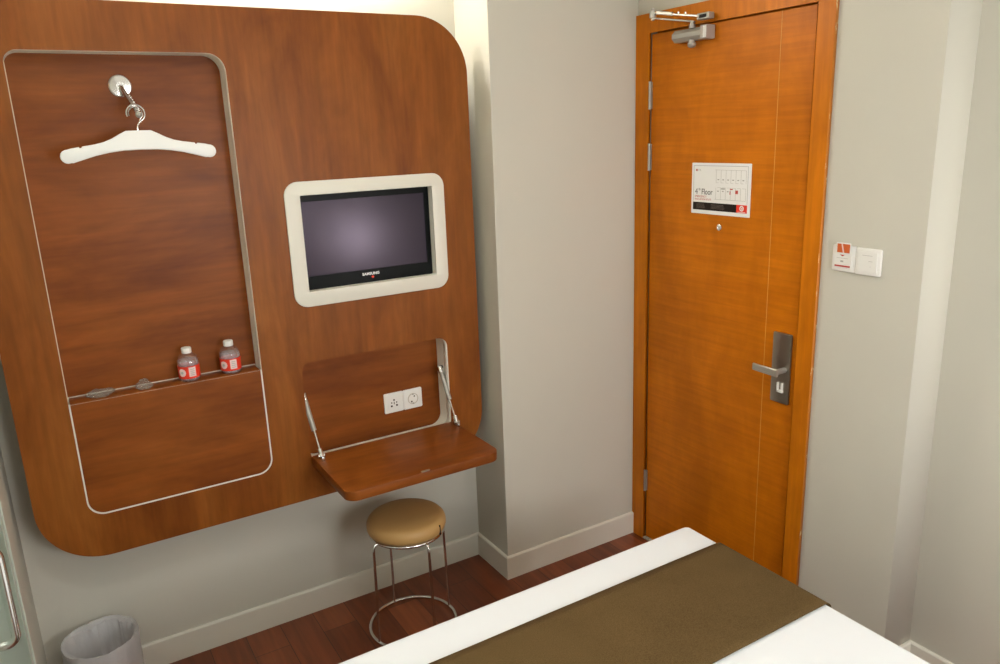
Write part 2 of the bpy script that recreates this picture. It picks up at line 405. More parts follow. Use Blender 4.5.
def bar(a, b_, w, h, bm=None):
    a, b_ = Vector(a), Vector(b_); d = (b_ - a); l = d.length
    q = box(-w / 2, w / 2, 0, l, -h / 2, h / 2, min(w, h) * .18, 1)
    dn = d.normalized(); sx = dn.cross(Vector((0, 0, 1))).normalized(); up = sx.cross(dn)
    R = Matrix((sx, dn, up)).transposed().to_4x4()
    bmesh.ops.transform(q, matrix=Matrix.Translation(a) @ R, verts=q.verts)
    return join(bm, q) if bm is not None else q
part('main_arm', bar((XC - .026, -.402, 2.094), EL + Vector((0, 0, -.012)), .017, .005), M['alu'], cl)
fa = bar(EL + Vector((0, 0, .004)), (XC - .040, -.455, 2.104), .010, .007)
bar(EL + Vector((0.004, -.02, .004)), EL + (Vector((XC - .040, -.455, 2.104)) - EL) * .40 + Vector((0, 0, .004)), .016, .013, fa)
part('forearm', fa, M['steel'], cl)
for t in (.52, .66):
    p = EL + (Vector((XC - .040, -.455, 2.104)) - EL) * t
    part('arm_screw', lathe([(.004, 0), (.005, .006), (.002, .009)], (p.x, p.y, p.z + .004), 12), M['chrome'], cl, True)
kn = lathe([(.003, -.021), (.007, -.019), (.007, -.013), (.012, -.011), (.012, .011), (.007, .013), (.007, .019), (.003, .021)], tuple(EL), 20)
part('elbow_joint', kn, M['alu'], cl, 35)
bk = box(XC - .0500, XC - .0222, -.490, -.435, 2.093, 2.114, .003)
part('frame_bracket', bk, M['alu'], cl)
part('bracket_slot', box(XC - .0508, XC - .0498, -.480, -.448, 2.098, 2.109), M['dark'], cl)

# sign on the door
SX = DX + .001
sg = thing('floor_sign', (SX, -.522, 1.528), 'white 4th Floor evacuation plan sign with black and red band on the orange door', 'sign')
W0 = -SX; 
part('board', plate([rrect(.3865, .6575, 1.4385, 1.6185, .002, 2)], W0 + .0003, W0 + .003, 'door', .0006), M['paper'], sg)
W1 = W0 + .003; W2 = W0 + .0034
u0, u1, v0, v1 = .3955, .646, 1.452, 1.6095
b = bmesh.new()
for q in ((u0, u1, v1 - .0016, v1), (u0, u0 + .0014, 1.482, v1), (u1 - .0016, u1, 1.482, v1)): rr(*q, W1 - .0002, W2, 'door', b)
part('border_line', b, M['ink2'], sg)
part('black_band', rr(u0, .5995, v0, 1.4795, W1 - .0002, W2, 'door'), M['band'], sg)
for PRT in ((.413, .455), (.483, .545)):
    b = bmesh.new()
    for r_ in range(4):
        for (a0, a1) in (PRT,):
            x = a0
            while x < a1 - (r_ * .003):
                w_ = random.uniform(.003, .008); rr(x, min(x + w_, a1), 1.4590 + r_ * .0044, 1.4608 + r_ * .0044, W2 - .0002, W2 + .0001, 'door', b); x += w_ + .0012
    part('fine_print', b, M['band2'], sg)
part('red_square', rr(.5995, u1, v0, 1.4795, W1 - .0002, W2 + .0001, 'door'), M['red'], sg)
def ring2d(cu_, cv_, ro, ri, w0, w1, plane='door'):
    return plate([arcpts((cu_, cv_), ro, 0, 2 * PI * .97, 28)] if not ri else [[(cu_ + ro * math.cos(a), cv_ + ro * math.sin(a)) for a in [2 * PI * k / 28 for k in range(28)]], [(cu_ + ri * math.cos(a), cv_ + ri * math.sin(a)) for a in [2 * PI * k / 28 for k in range(28)]]], w0, w1, plane)
b = ring2d(.623, 1.4675, .0095, .0055, W2, W2 + .0003)
join(b, ring2d(.6238, 1.4672, .0030, 0, W2, W2 + .0003))
rr(.606, .640, 1.4540, 1.4555, W2, W2 + .0003, 'door', b)
part('emblem', b, M['paper'], sg)
b = text('4', .4035, 1.5075, .030, W1, xs=.95)
join(b, text('th', .4205, 1.5215, .013, W1, xs=.95)); join(b, text('Floor', .4350, 1.5075, .029, W1, xs=.84, bold=.0003))
part('floor_text', b, M['ink'], sg)
b = text('EMERGENCY', .403, 1.4965, .0105, W1, xs=.95); join(b, text('EVACUATION ROUTE', .403, 1.4873, .0088, W1, xs=.92))
part('red_text', b, M['redink'], sg)
b = text('FTL', .4160, 1.5895, .0100, W1); part('corner_text', b, M['ink2'], sg)
part('corner_dot', ring2d(.4100, 1.5930, .0040, 0, W1 - .0001, W2), M['redink'], sg)
b = bmesh.new()
def ln(a0, a1, c0, c1): rr(min(a0, a1), max(a0, a1) if a0 != a1 else a0 + .0009, min(c0, c1), max(c0, c1) if c0 != c1 else c0 + .0009, W1 - .0002, W2, 'door', b)
pu0, pu1 = .503, .637; dc = (pu1 - pu0) / 6
ln(pu0 - .006, pu1, 1.5945, 1.5945); ln(pu0 - .006, pu1, 1.4925, 1.4925)
for k in range(7):
    ln(pu0 + k * dc, pu0 + k * dc, 1.5505, 1.5945); ln(pu0 + k * dc, pu0 + k * dc, 1.4925, 1.534)
    if k < 6:
        ln(pu0 + k * dc, pu0 + (k + .55) * dc, 1.5505, 1.5505); ln(pu0 + (k + .3) * dc, pu0 + (k + 1) * dc, 1.534, 1.534)
part('plan_lines', b, M['ink2'], sg)
b = bmesh.new()
for k in range(6):
    rr(pu0 + (k + .3) * dc, pu0 + (k + .65) * dc, 1.560, 1.5635, W1 - .0002, W2, 'door', b)
part('room_numbers', b, M['ink2'], sg)
b = rr(.527, .545, 1.5285, 1.5325, W1 - .0002, W2, 'door')
for k in range(3): rr(pu0 + (k + .3) * dc, pu0 + (k + .65) * dc, 1.520, 1.5235, W1 - .0002, W2, 'door', b)
part('room_numbers', b, M['ink2'], sg)
b = rr(.592, .604, 1.5155, 1.5275, W1 - .0002, W2, 'door'); rr(.567, .571, 1.512, 1.524, W1 - .0002, W2, 'door', b); rr(.568, .580, 1.5285, 1.5325, W1 - .0002, W2, 'door', b)
part('you_are_here_marks', b, M['redink'], sg)

# ------------------------------------------------------------------ switch plates + key card
def wplate(name, ua, ub, va, vb, label, cat):
    t = thing(name, (DX, -(ua + ub) / 2, (va + vb) / 2), label, cat)
    part('plate', plate([rrect(ua, ub, va, vb, .005, 4)], -DX, -(DX - .009), 'door', .002), M['white'], t, 30)
    return t
ks = wplate('card_switch', .9895, 1.0665, 1.305, 1.384, 'white key card power holder on wall beside door frame, holding a card', 'switch')
part('card_pocket', plate([rrect(.9965, 1.0565, 1.314, 1.3575, .003, 3)], -(DX - .0088), -(DX - .0115), 'door', .001), M['white'], ks)
part('pocket_line', rr(1.0015, 1.0530, 1.3190, 1.3240, -(DX - .0114), -(DX - .0122), 'door'), M['redink'], ks)
b = rr(1.0070, 1.045, 1.3450, 1.3460, -(DX - .0114), -(DX - .0119), 'door'); rr(1.020, 1.030, 1.3335, 1.3385, -(DX - .0114), -(DX - .0119), 'door', b); rr(1.005, 1.045, 1.3165, 1.317, -(DX - .0114), -(DX - .0119), 'door', b)
part('pocket_print', b, M['ink2'], ks)
b = plate([[(1.017, 1.3560), (1.034, 1.3560), (1.0255, 1.3510)]], -(DX - .0114), -(DX - .012), 'door')
part('pocket_arrow', b, M['redink'], ks)
sw = wplate('light_switch', 1.0675, 1.148, 1.3035, 1.3825, 'blank-looking white switch plate right of the key card holder', 'switch')
part('rocker', plate([rrect(1.0775, 1.138, 1.3135, 1.3725, .002, 3)], -(DX - .0088), -(DX - .0108), 'door', .0008), M['white'], sw)
b = rr(1.090, 1.122, 1.3615, 1.3625, -(DX - .0107), -(DX - .0112), 'door'); rr(1.117, 1.1185, 1.329, 1.3305, -(DX - .0107), -(DX - .0112), 'door', b); rr(1.111, 1.124, 1.345, 1.346, -(DX - .0107), -(DX - .0112), 'door', b)
part('switch_print', b, M['ink2'], sw)
kc = thing('key_card', (DX - .014, -1.021, 1.375), 'small orange and white key card stuck in the wall holder by the door', 'card')
part('card', plate([rrect(1.0040, 1.0530, 1.358, 1.3930, .003, 3)], -(DX - .0122), -(DX - .0133), 'door'), M['white'], kc)
part('card_picture', rr(1.0080, 1.0500, 1.3625, 1.3890, -(DX - .0132), -(DX - .0137), 'door'), M['orange'], kc)
b = plate([[(1.0210, 1.3890), (1.0255, 1.3890), (1.0325, 1.3625), (1.0275, 1.3625)]], -(DX - .0136), -(DX - .0139), 'door')
part('card_stripe', b, M['pink'], kc)

# ================================================================== WOOD WALL UNIT
wu = thing('wall_unit', (1.326, WB, .54), 'large rounded cherry wood wall panel with clothes niche, screen opening and fold-down desk', 'wall unit')
N0, N1, NT, NB, NL, ND = .7095, 1.2657, 2.0037, .6715, 1.031, .080
K0, K1, KT, KB, KD = 1.3957, 1.9435, 1.0255, .660, .0905
A0, A1, AT, AB = 1.4467, 1.9150, 1.5775, 1.2642
T = .034
o_out = rrect(PX0, PX1, PZ0, PZ1, .185, 20)
o_n = rrect(N0, N1, NB, NT, (.050, .050, .050, .034), 12)
o_k = rrect(K0, K1, KB, KT, (.045, .045, .036, .030), 10)
o_a = rrect(A0 - .012, A1 + .012, AB - .012, AT + .012, .004, 2)
fp = plate([o_out, o_n, o_k, o_a], -T, 0, 'wall')
fo = part('front_panel', fp, [M['wood_v'], M['edge']], wu)
fo.data.materials.append(M['jamb'])
for p in fo.data.polygons:
    if abs(p.normal.y) < .5:
        c = p.center + ORG[fo]
        p.material_index = 2 if (PX0 + .06 < c.x < PX1 - .06 and PZ0 + .06 < c.z < PZ1 - .06) else 1
# frame behind that carries the panel off the wall
b = plate([rrect(PX0 + .14, PX1 - .12, PZ0 + .12, PZ1 - .12, .02, 3), rrect(N0 - .014, N1 + .014, NB - .014, NT + .014, .05, 8), rrect(K0 - .014, K1 + .014, KB - .014, KT + .014, .03, 6), rrect(A0 - .03, A1 + .03, AB - .03, AT + .03, .01, 2)], -(WB - .0005), -T, 'wall')
part('backing_frame', b, M['edge'], wu)
# niche lining (thin shell) + back
def shell(outline, th, w0, w1):
    """thin band following the outline, between depths w0 (back) and w1 (front)"""
    n = len(outline); bm = bmesh.new(); R_ = []
    for i in range(n):
        p0, p1, p2 = Vector(outline[i - 1]), Vector(outline[i]), Vector(outline[(i + 1) % n])
        d0 = (p1 - p0).normalized(); d1 = (p2 - p1).normalized()
        nn = Vector((d0.y, -d0.x)) + Vector((d1.y, -d1.x)); nn = nn / max(nn.dot(Vector((d1.y, -d1.x))), .3)
        q = p1 + nn * th
        R_.append([bm.verts.new((p[0], -w, p[1])) for p, w in ((p1, w0), (p1, w1), (q, w1), (q, w0))])
    for i in range(n):
        A, B = R_[i], R_[(i + 1) % n]
        for k in range(4): bm.faces.new((A[k], A[(k + 1) % 4], B[(k + 1) % 4], B[k]))
    return bm
part('niche_lining', shell(rrect(N0, N1, NB, NT, (.050, .050, .050, .034), 12), .004, -ND, -T), M['jamb'], wu)
part('niche_back', plate([rrect(N0 - .006, N1 + .006, NB - .006, NT + .006, .03, 6)], -(ND + .012), -ND, 'wall'), M['wood_h'], wu)
g = .0045
pf = part('pocket_front', box(0, 0, 0, 0, 0, 0) if 0 else plate([rrect(N0 + g, N1 - g, NB + g, NL, (.046, .046, .002, .002), 12)], -ND + .006, -.0008, 'wall', .0008), M['wood_h'], wu)
part('ledge_strip', box(N0 + .002, N1 - .002, ND - .0058, ND - .0005, NL - .03, NL + .0015), M['cream'], wu)
# cream seam round the pocket
seam = [(x, z) for x, z in rrect(N0 + .0004, N1 - .0004, NB + .0004, NL - .001, (.050, .050, .0005, .0005), 12)]
seami = rrect(N0 + g, N1 - g, NB + g, NL - .0015, (.046, .046, .0005, .0005), 12)
part('pocket_seam', plate([seam, seami], -.02, -.0006, 'wall'), M['cream'], wu)
# desk recess
part('desk_lining', shell(rrect(K0, K1, KB, KT, (.045, .045, .036, .030), 10), .004, -KD, -T), M['jamb'], wu)
part('desk_recess_back', plate([rrect(K0 - .006, K1 + .006, KB - .006, KT + .006, .03, 6)], -(KD + .012), -KD, 'wall'), M['wood_h'], wu)
# corner fillets at the lower front of the recess
# fold-down desk
FT, FB = .694, .662
b = plate([rrect(K0 + .000, K1 + .004, -.356, -.004, (.040, .040, .010, .010), 12)], FB, FT, 'flat', .0015)
fl = part('fold_down_desk', b, M['wood_h'], wu, 30)
b = plate([rrect(1.650, 1.682, -.350, -.340, .0048, 6)], FT - .002, FT + .0015, 'flat')
part('desk_catch', b, M['steel'], fl)
# gas struts
def strut(top, bot, sgn):
    top = Vector(top); bot = Vector(bot); d = (bot - top); mid = top + d * .60
    st = part('gas_strut', tube([top + d * .05, mid], .0085, 16), M['alu'], wu, 30)
    part('strut_rod', tube([mid, bot - d * .03], .0038, 10), M['chrome'], st, 30)
    part('strut_end', tube([top - d * .02, top + d * .09], .0098, 14), M['chrome'], st, 30)
    e = tube([bot - d * .10, bot + d * .02], .0085, 14)
    tube([(bot.x - .011, bot.y, bot.z - .004), (bot.x + .011, bot.y, bot.z - .004)], .0065, 12, e)
    join(e, box(bot.x - .005, bot.x + .005, bot.y - .020, bot.y + .014, FT, FT + .014, .001))
    part('strut_foot', e, M['chrome'], st, 30)
    part('strut_pin', tube([top, top + Vector((sgn * .012, 0, 0))], .008, 12), M['black'], st, 30)
strut((K0 + .009, .045, .902), (K0 + .021, -.052, FT + .017), -1)
strut((K1 - .010, .052, .896), (K1 - .005, -.052, FT + .017), 1)
# screen surround
b = plate([rrect(1.3965, 1.9620, 1.2150, 1.6215, .045, 10), rrect(A0, A1, AB, AT, .003, 2)], -.000, .007, 'wall', .0015)
so = part('screen_surround', b, M['cream'], wu, 30)
part('surround_return', shell(rrect(A0 + .0, A1 - .0, AB, AT, .003, 2), .003, -.030, .001), M['jamb'], wu)

# television behind the surround
tv = thing('television', (1.68, .06, 1.26), 'small flat television, screen off, set behind cream surround in the wood panel', 'television')
Y0 = .026
part('housing', box(A0 - .02, A1 + .02, Y0 + .012, Y0 + .055, AB - .02, AT + .02, .004), M['black'], tv)
SXa, SXb, SZa, SZb = A0 + .0035, 1.8975, 1.3085, 1.5545
b = plate([rrect(A0 - .012, A1 + .012, AB - .012, AT + .012, .004, 2), rrect(SXa, SXb, SZa, SZb, .001, 1)], -(Y0 + .012), -Y0, 'wall', .0008)
part('bezel', b, M['black'], tv)
part('screen', plate([rrect(SXa - .004, SXb + .004, SZa - .004, SZb + .004, .001, 1)], -(Y0 + .0118), -(Y0 + .003), 'wall'), M['screen'], tv)
b = text('SAMSUNG', 1.678, 1.2895, .0125, -(Y0 - .0002), 'wall', 'CENTER', .0003, 1.06, 1.05, .0005)
part('brand_lettering', b, M['silverlogo'], tv)
part('power_light', ring2d(1.684, 1.2815, .0045, 0, -Y0, -(Y0 - .0012), 'wall'), M['red'], tv)

# sockets
def socket(name, xa, xb, za, zb, label, kind):
    t = thing(name, ((xa + xb) / 2, KD, (za + zb) / 2), label, 'socket')
    part('plate', plate([rrect(xa, xb, za, zb, .005, 4)], -KD, -(KD - .008), 'wall', .002), M['white'], t, 30)
    cx, cz = (xa + xb) / 2, (za + zb) / 2; F = -(KD - .008)
    if kind == 'multi':
        part('socket_face', plate([rrect(cx - .024, cx + .024, cz - .024, cz + .024, .004, 4)], F - .0005, F + .0012, 'wall', .0005), M['white'], t)
        b = ring2d(cx, cz + .011, .0035, 0, F, F + .0016, 'wall')
        for dx, dz, r_ in ((-.010, .001, .0027), (.010, .001, .0027), (-.0105, -.012, .0040), (.0105, -.011, .0040)): join(b, ring2d(cx + dx, cz + dz, r_, 0, F, F + .0016, 'wall'))
        rr(cx - .0015, cx + .0015, cz - .006, cz + .004, F, F + .0016, 'wall', b)
        part('pin_holes', b, M['hole'], t)
    else:
        part('socket_rim', ring2d(cx, cz, .0215, .0185, F - .0003, F + .0022, 'wall'), M['plategrey'], t)
        part('socket_cup', ring2d(cx, cz, .0184, 0, F - .0002, F + .0006, 'wall'), M['white'], t)
        b = ring2d(cx - .006, cz - .011, .0034, 0, F, F + .0012, 'wall'); join(b, ring2d(cx + .006, cz + .009, .0030, 0, F, F + .0012, 'wall'))
        part('pin_holes', b, M['hole'], t)
        for d_ in (-.0178, .0178): part('earth_clip', rr(cx - .003, cx + .003, cz + d_ - .0022, cz + d_ + .0022, F, F + .0026, 'wall'), M['steel'], t)
socket('power_socket', 1.7120, 1.7890, .7480, .8250, 'white five-hole wall socket, left of the pair in the desk recess', 'multi')
socket('power_socket', 1.7895, 1.8665, .7475, .8245, 'white round-cup wall socket, right of the pair in the desk recess', 'round')

# clothes hook
hk = thing('coat_hook', (.984, ND, 1.918), 'chrome hook with round wall plate and sloping notched rod in the niche', 'hook')
part('rosette', lathe([(.031, 0), (.031, .004), (.028, .007), (.011, .008), (.011, .013)], (.984, ND, 1.918), 36, 'y-'), M['chrome'], hk, 30)
ra, rb_ = Vector((.984, ND - .006, 1.918)), Vector((1.006, -.038, 1.838))
part('rod', tube([ra, rb_], .0068, 14), M['chrome'], hk, 30)
kb = bmesh.new()
for i in range(7):
    p = ra + (rb_ - ra) * (.42 + i * .085)
    bmesh.ops.create_uvsphere(kb, u_segments=10, v_segments=8, radius=.0042, matrix=Matrix.Translation(p + Vector((.0055, 0, .004))))
part('notches', kb, M['chrome'], hk, True)
kb = bmesh.new(); bmesh.ops.create_uvsphere(kb, u_segments=20, v_segments=12, radius=.0088, matrix=Matrix.Translation(rb_ + Vector((.001, -.004, -.004))))
part('end_knob', kb, M['alu'], hk, True)

# clothes hanger
HY = -.030; HX = 1.0005
hg = thing('clothes_hanger', (HX, HY, 1.80), 'white contoured clothes hanger with metal hook hanging in the niche', 'hanger')
# outline measured in u around centre, v absolute
half_top = [(.032, 1.7920), (.050, 1.7830), (.070, 1.7720), (.090, 1.7640), (.112, 1.7590), (.145, 1.7540), (.1475, 1.7500), (.1515, 1.7495), (.1535, 1.7530), (.173, 1.7500), (.184, 1.7470)]
end = arcpts((.1835, 1.7285), .0185, PI * .42, -PI * .62, 8)
half_bot = [(.172, 1.7110), (.150, 1.7175), (.115, 1.7275), (.080, 1.7345), (.045, 1.7385), (0, 1.7395)]
halfp = half_top + end + half_bot
outl = [(HX + u, v) for u, v in halfp] + [(HX - u, v) for u, v in halfp[::-1][1:]]
part('hanger_body', plate([outl], -(HY + .0085), -(HY - .0085), 'wall', .003), M['hanger'], hg, 40)
hb = bmesh.new()
for dy, R in ((-.003, .0235), (.003, .0178)):
    pts = []; cx, cz = HX + .000, 1.8380
    for i in range(19):
        a = math.radians(200 - i * (250 / 18))
        pts.append((cx + R * math.cos(a), HY + dy, cz + R * math.sin(a)))
    pts += [(cx + .008 + (.0178 - R) * .2, HY + dy, 1.814), (cx + .0015, HY + dy * .7, 1.806), (cx, HY + dy * .3, 1.800), (cx, HY, 1.784)]
    tube(pts, .0023, 8, hb)
part('hanger_hook', hb, M['chrome'], hg, True)

# ------------------------------------------------------------------ bottles on the ledge
def bottle(x, y, z, rot, label):
    t = thing('water_bottle', (0, 0, 0), label, 'bottle', 'small water bottles on the niche ledge')
    prof = [(.018, 0), (.026, .0), (.0305, .003), (.032, .010), (.032, .014), (.0312, .016), (.0312, .050), (.032, .052), (.0325, .058), (.0318, .066), (.028, .076), (.021, .083), (.0135, .087), (.0115, .089), (.0115, .097)]
    inner = [(max(r_ - .0010, .001), h + (.0012 if h < .01 else 0)) for r_, h in prof]
    b = lathe(prof, (0, 0, 0), 36)
    part('bottle_body', b, M['pet'], t, 35)
    wz = .066
    w = [(r_ - .0016, h + .002) for r_, h in prof if h < wz] + [(.029, wz)]
    part('water_fill', lathe(w, seg=36), M['water'], t, 35)
    part('wrap_label', lathe([(.0316, .0115), (.0322, .012), (.0322, .050), (.0316, .0505)], seg=40, cap=False), M['red'], t, 30)
    # label emblem + white block follow the curve
    def curved(a0, a1, z0, z1, rnd=False, r_=.0326):
        q = bmesh.new(); n = 10; rows = 8; V = []
        for i in range(n + 1):
            u = -1 + 2 * i / n; a = a0 + (a1 - a0) * i / n
            hw = math.sqrt(max(0, 1 - u * u)) if rnd else 1
            V.append([q.verts.new((r_ * math.cos(a), r_ * math.sin(a), (z0 + z1) / 2 + (z1 - z0) / 2 * hw * (-1 + 2 * j / rows))) for j in range(rows + 1)])
        for i in range(n):
            for j in range(rows):
                try: q.faces.new((V[i][j], V[i + 1][j], V[i + 1][j + 1], V[i][j + 1]))
                except ValueError: pass
        return q
    part('label_disc', curved(math.radians(-140), math.radians(-95), .019, .044, True), M['pink'], t)
    part('label_block', curved(math.radians(-80), math.radians(-42), .0175, .048), M['pink'], t)
    part('label_print', curved(math.radians(-126), math.radians(-109), .027, .036, True, .0329), M['ink2'], t)
    b = bmesh.new()
    for k in range(4): join(b, curved(math.radians(-72), math.radians(-50), .022 + k * .006, .0245 + k * .006, False, .0329))
    part('block_print', b, M['ink2'], t)
    part('cap', lathe([(.0135, .088), (.0150, .0895), (.0150, .1035), (.0135, .1055), (.0, .1058)], seg=40, cap=False), M['white'], t, 35)
    t.location = (x, y, z); t.rotation_euler.z = rot
ZL = NL + .0003
bottle(1.0515, .0355, ZL, math.radians(-20), 'small red-labelled water bottle on the ledge, the left one, standing farther from the niche edge')
bottle(1.1790, .0385, ZL, math.radians(-24), 'small red-labelled water bottle on the ledge, the right one, by the niche edge')
def wrap(name, x, y, sx, sy, sz, seed, label, spike):
    b = bmesh.new(); bmesh.ops.create_icosphere(b, subdivisions=4, radius=1)
    for v in b.verts:
        n_ = v.co.normalized(); o_ = Vector((seed, seed * 1.7, 0))
        k = 1 + .38 * noise.noise(n_ * 2.2 + o_) + .22 * noise.noise(n_ * 5 + o_) + .10 * noise.noise(n_ * 11 + o_)
        v.co = n_ * k
        if spike and n_.z > .75: v.co.z += (n_.z - .75) * 3.0
        if not spike and n_.x > .5: v.co.x += (n_.x - .5) * .9; v.co.z += (n_.x - .5) * 1.0
        v.co.z = max(v.co.z, -.55)
    bmesh.ops.scale(b, vec=(sx, sy, sz), verts=b.verts)
    zmin = min(v.co.z for v in b.verts)
    bmesh.ops.translate(b, vec=(x, y, ZL - zmin), verts=b.verts)
    o = part(name, b, M['wrap'], None, 25, org=(x, y, ZL))
    return tag(o, label, 'packet')
wrap('plastic_packet', .793, .038, .031, .022, .013, 3.1, 'crumpled clear plastic packet lying flat at the left end of the niche ledge', False)
wrap('glass_wrapper', .917, .038, .021, .020, .013, 8.4, 'small twisted clear wrapper on the ledge between the flat packet and the bottles', True)

# ================================================================== STOOL
SCX, SCY = 1.672, -.138
st = thing('stool', (SCX, SCY, 0), 'round stool with tan padded seat and chrome wire legs under the fold-down desk', 'stool')
SZ = .447; SR = .141
prof = [(.0, SZ - .052), (SR - .012, SZ - .052), (SR - .004, SZ - .048), (SR, SZ - .038), (SR, SZ - .022), (SR - .004, SZ - .012), (SR - .011, SZ - .004), (SR - .022, SZ - .0005), (.09, SZ + .0012), (.05, SZ + .0015), (.0, SZ + .001)]
b = lathe(prof, (SCX, SCY, 0), 56, cap=False); part('seat', b, M['tan'], st, 50)
def circle(r_, z, n=56): return [(SCX + r_ * math.cos(2 * PI * k / n), SCY + r_ * math.sin(2 * PI * k / n), z) for k in range(n)]
part('seat_ring', tube(circle(.131, SZ - .058), .0055, 10, closed=True), M['chrome'], st, True)
part('foot_ring', tube(circle(.158, .0065), .0060, 10, closed=True), M['chrome'], st, True)
for a in (195, 93, 5, 275):
    ca, sa = math.cos(math.radians(a)), math.sin(math.radians(a))
    P = lambda r_, z: (SCX + r_ * ca, SCY + r_ * sa, z)
    pts = [P(.100, SZ - .059), P(.134, SZ - .059), P(.144, SZ - .063), P(.149, SZ - .074), P(.150, SZ - .09), P(.154, .15), P(.157, .004)]
    part('leg', tube(pts, .0050, 10), M['chrome'], st, True)
a = math.radians(-58)
b = bar((SCX + .1405 * math.cos(a), SCY + .1405 * math.sin(a), SZ - .052), (SCX + .1395 * math.cos(a), SCY + .1395 * math.sin(a) + .0001, SZ - .014), .005, .005)
part('seat_clip', b, M['black'], st)

# ================================================================== BIN
BX, BY, BR, BH = .6775, .016, .104, .256
bn = thing('waste_bin', (BX, BY, 0), 'round frosted waste bin on the floor below the wood panel', 'bin')
wall_o = [(BR * .74, .0), (BR * .76, .004), (BR, BH)]; wall_i = [(BR - .003, BH), (BR * .74 - .002, .006), (.0, .006)]
b = lathe([(0, 0)] + wall_o + wall_i, (BX, BY, 0), 48, cap=False); part('bin_body', b, M['bin'], bn, 35)
part('rim', tube([(BX + BR * math.cos(2 * PI * k / 48), BY + BR * math.sin(2 * PI * k / 48), BH) for k in range(48)], .0032, 8, closed=True), M['bin'], bn, True)
# liner: folded over the rim
b = bmesh.new(); n = 96
prof = [(.70, .03), (.80, .10), (.90, .17), (.955, .234), (.975, .254), (1.0, .2635), (1.035, .257), (1.05, .234), (1.045, .18), (1.035, .130)]
rings = []
for j, (k, z) in enumerate(prof):
    ring = []
    for i in range(n):
        a = 2 * PI * i / n; q = Vector((math.cos(a) * 2.2, math.sin(a) * 2.2, z * 9))
        cr = noise.noise(q * 1.0 + Vector((5, 2, 1))) * .5 + noise.noise(q * 2.7) * .35 + noise.noise(q * 6) * .2
        amp = .002 if j == 5 else (.030 if j < 5 else .012)
        r_ = BR * k + cr * amp - (.004 if j in (3, 4) else 0)
        if j < 5: r_ = min(r_, BR * (.76 + .24 * z / BH) - .006) if z < .25 else min(r_, BR - .005)
        else: r_ = max(r_, BR * (.76 + .24 * min(z, BH) / BH) + .0042)
        zz = z + (cr * .014 if j > 5 else (cr * .010 if j in (4, 5) else 0)) + (.03 * (noise.noise(Vector((math.cos(a), math.sin(a), 4.)) * 1.6)) if j == 9 else 0)
        ring.append(b.verts.new((BX + r_ * math.cos(a), BY + r_ * math.sin(a), zz)))
    rings.append(ring)
for A, B in zip(rings, rings[1:]):
    for k in range(n): b.faces.new((A[k], A[(k + 1) % n], B[(k + 1) % n], B[k]))
ln_ = part('bin_liner', b, M['liner'], None, 30, org=(BX, BY, 0))
tag(ln_, 'crumpled clear plastic bag lining the bin and folded over its rim', 'bin liner')

# ================================================================== BED
ZB = .50; BX0, BX1, BY0, BY1 = .93, 2.366, -2.95, -.820
bd = thing('bed', ((BX0 + BX1) / 2, (BY0 + BY1) / 2, 0), 'low bed beside the door, mostly hidden under its white cover', 'bed')
part('mattress', box(BX0 + .02, BX1 - .02, BY0 + .02, BY1 - .02, .27, ZB - .03, .03, 3), M['cotton'], bd, 50)
part('bed_base', box(BX0 + .03, BX1 - .03, BY0 + .03, BY1 - .03, .07, .268, .008, 2), M['runner'], bd)
for x in (BX0 + .12, BX1 - .12):
    for y in (BY0 + .12, BY1 - .12):
        part('leg', lathe([(.022, 0), (.028, .069)], (x, y, 0), 20), M['black'], bd, 30)
part('headboard', box(BX0 - .02, BX1 + .02, BY0 - .07, BY0 - .012, 0, .95, .01, 2), M['wood_v'], bd)
# duvet: a draped shell with rounded edges
RC = .028
def top_z(x, y): return ZB + .0025 * noise.noise(Vector((x * 2.3, y * 2.3, 1.0))) 
def section(lo, hi, r_, drop, nflat):
    """arc-length list of (pos, dz): from the hem up, round, across, and down"""
    o = [(lo, -drop), (lo, -drop * .55), (lo, -r_ * 1.4)]
    for i in range(7):
        a = PI - i * (PI / 2) / 6; o.append((lo + r_ + r_ * math.cos(a), -r_ + r_ * math.sin(a)))
    for i in range(1, nflat): o.append((lo + r_ + (hi - lo - 2 * r_) * i / nflat, 0))
    for i in range(7):
        a = PI / 2 - i * (PI / 2) / 6; o.append((hi - r_ + r_ * math.cos(a), -r_ + r_ * math.sin(a)))
    o += [(hi, -r_ * 1.4), (hi, -drop * .55), (hi, -drop)]
    return o
b = box(BX0, BX1, BY0, BY1, ZB - .30, ZB)
bmesh.ops.delete(b, geom=[f for f in b.faces if f.normal.z < -.5], context='FACES')
bmesh.ops.bevel(b, geom=[e for e in b.edges if not e.is_boundary], offset=RC, segments=6, profile=.5, affect='EDGES')
bmesh.ops.subdivide_edges(b, edges=[e for e in b.edges if e.calc_length() > .2], cuts=14, use_grid_fill=True)
for v in b.verts:
    if v.co.z > ZB - .001: v.co.z = top_z(v.co.x, v.co.y)
dv = part('duvet', b, M['cotton'], None, 60, org=((BX0 + BX1) / 2, (BY0 + BY1) / 2, ZB - .3))
sm = dv.modifiers.new('thick', 'SOLIDIFY'); sm.thickness = .008; sm.offset = -1
tag(dv, 'smooth white duvet covering the bed', 'duvet')
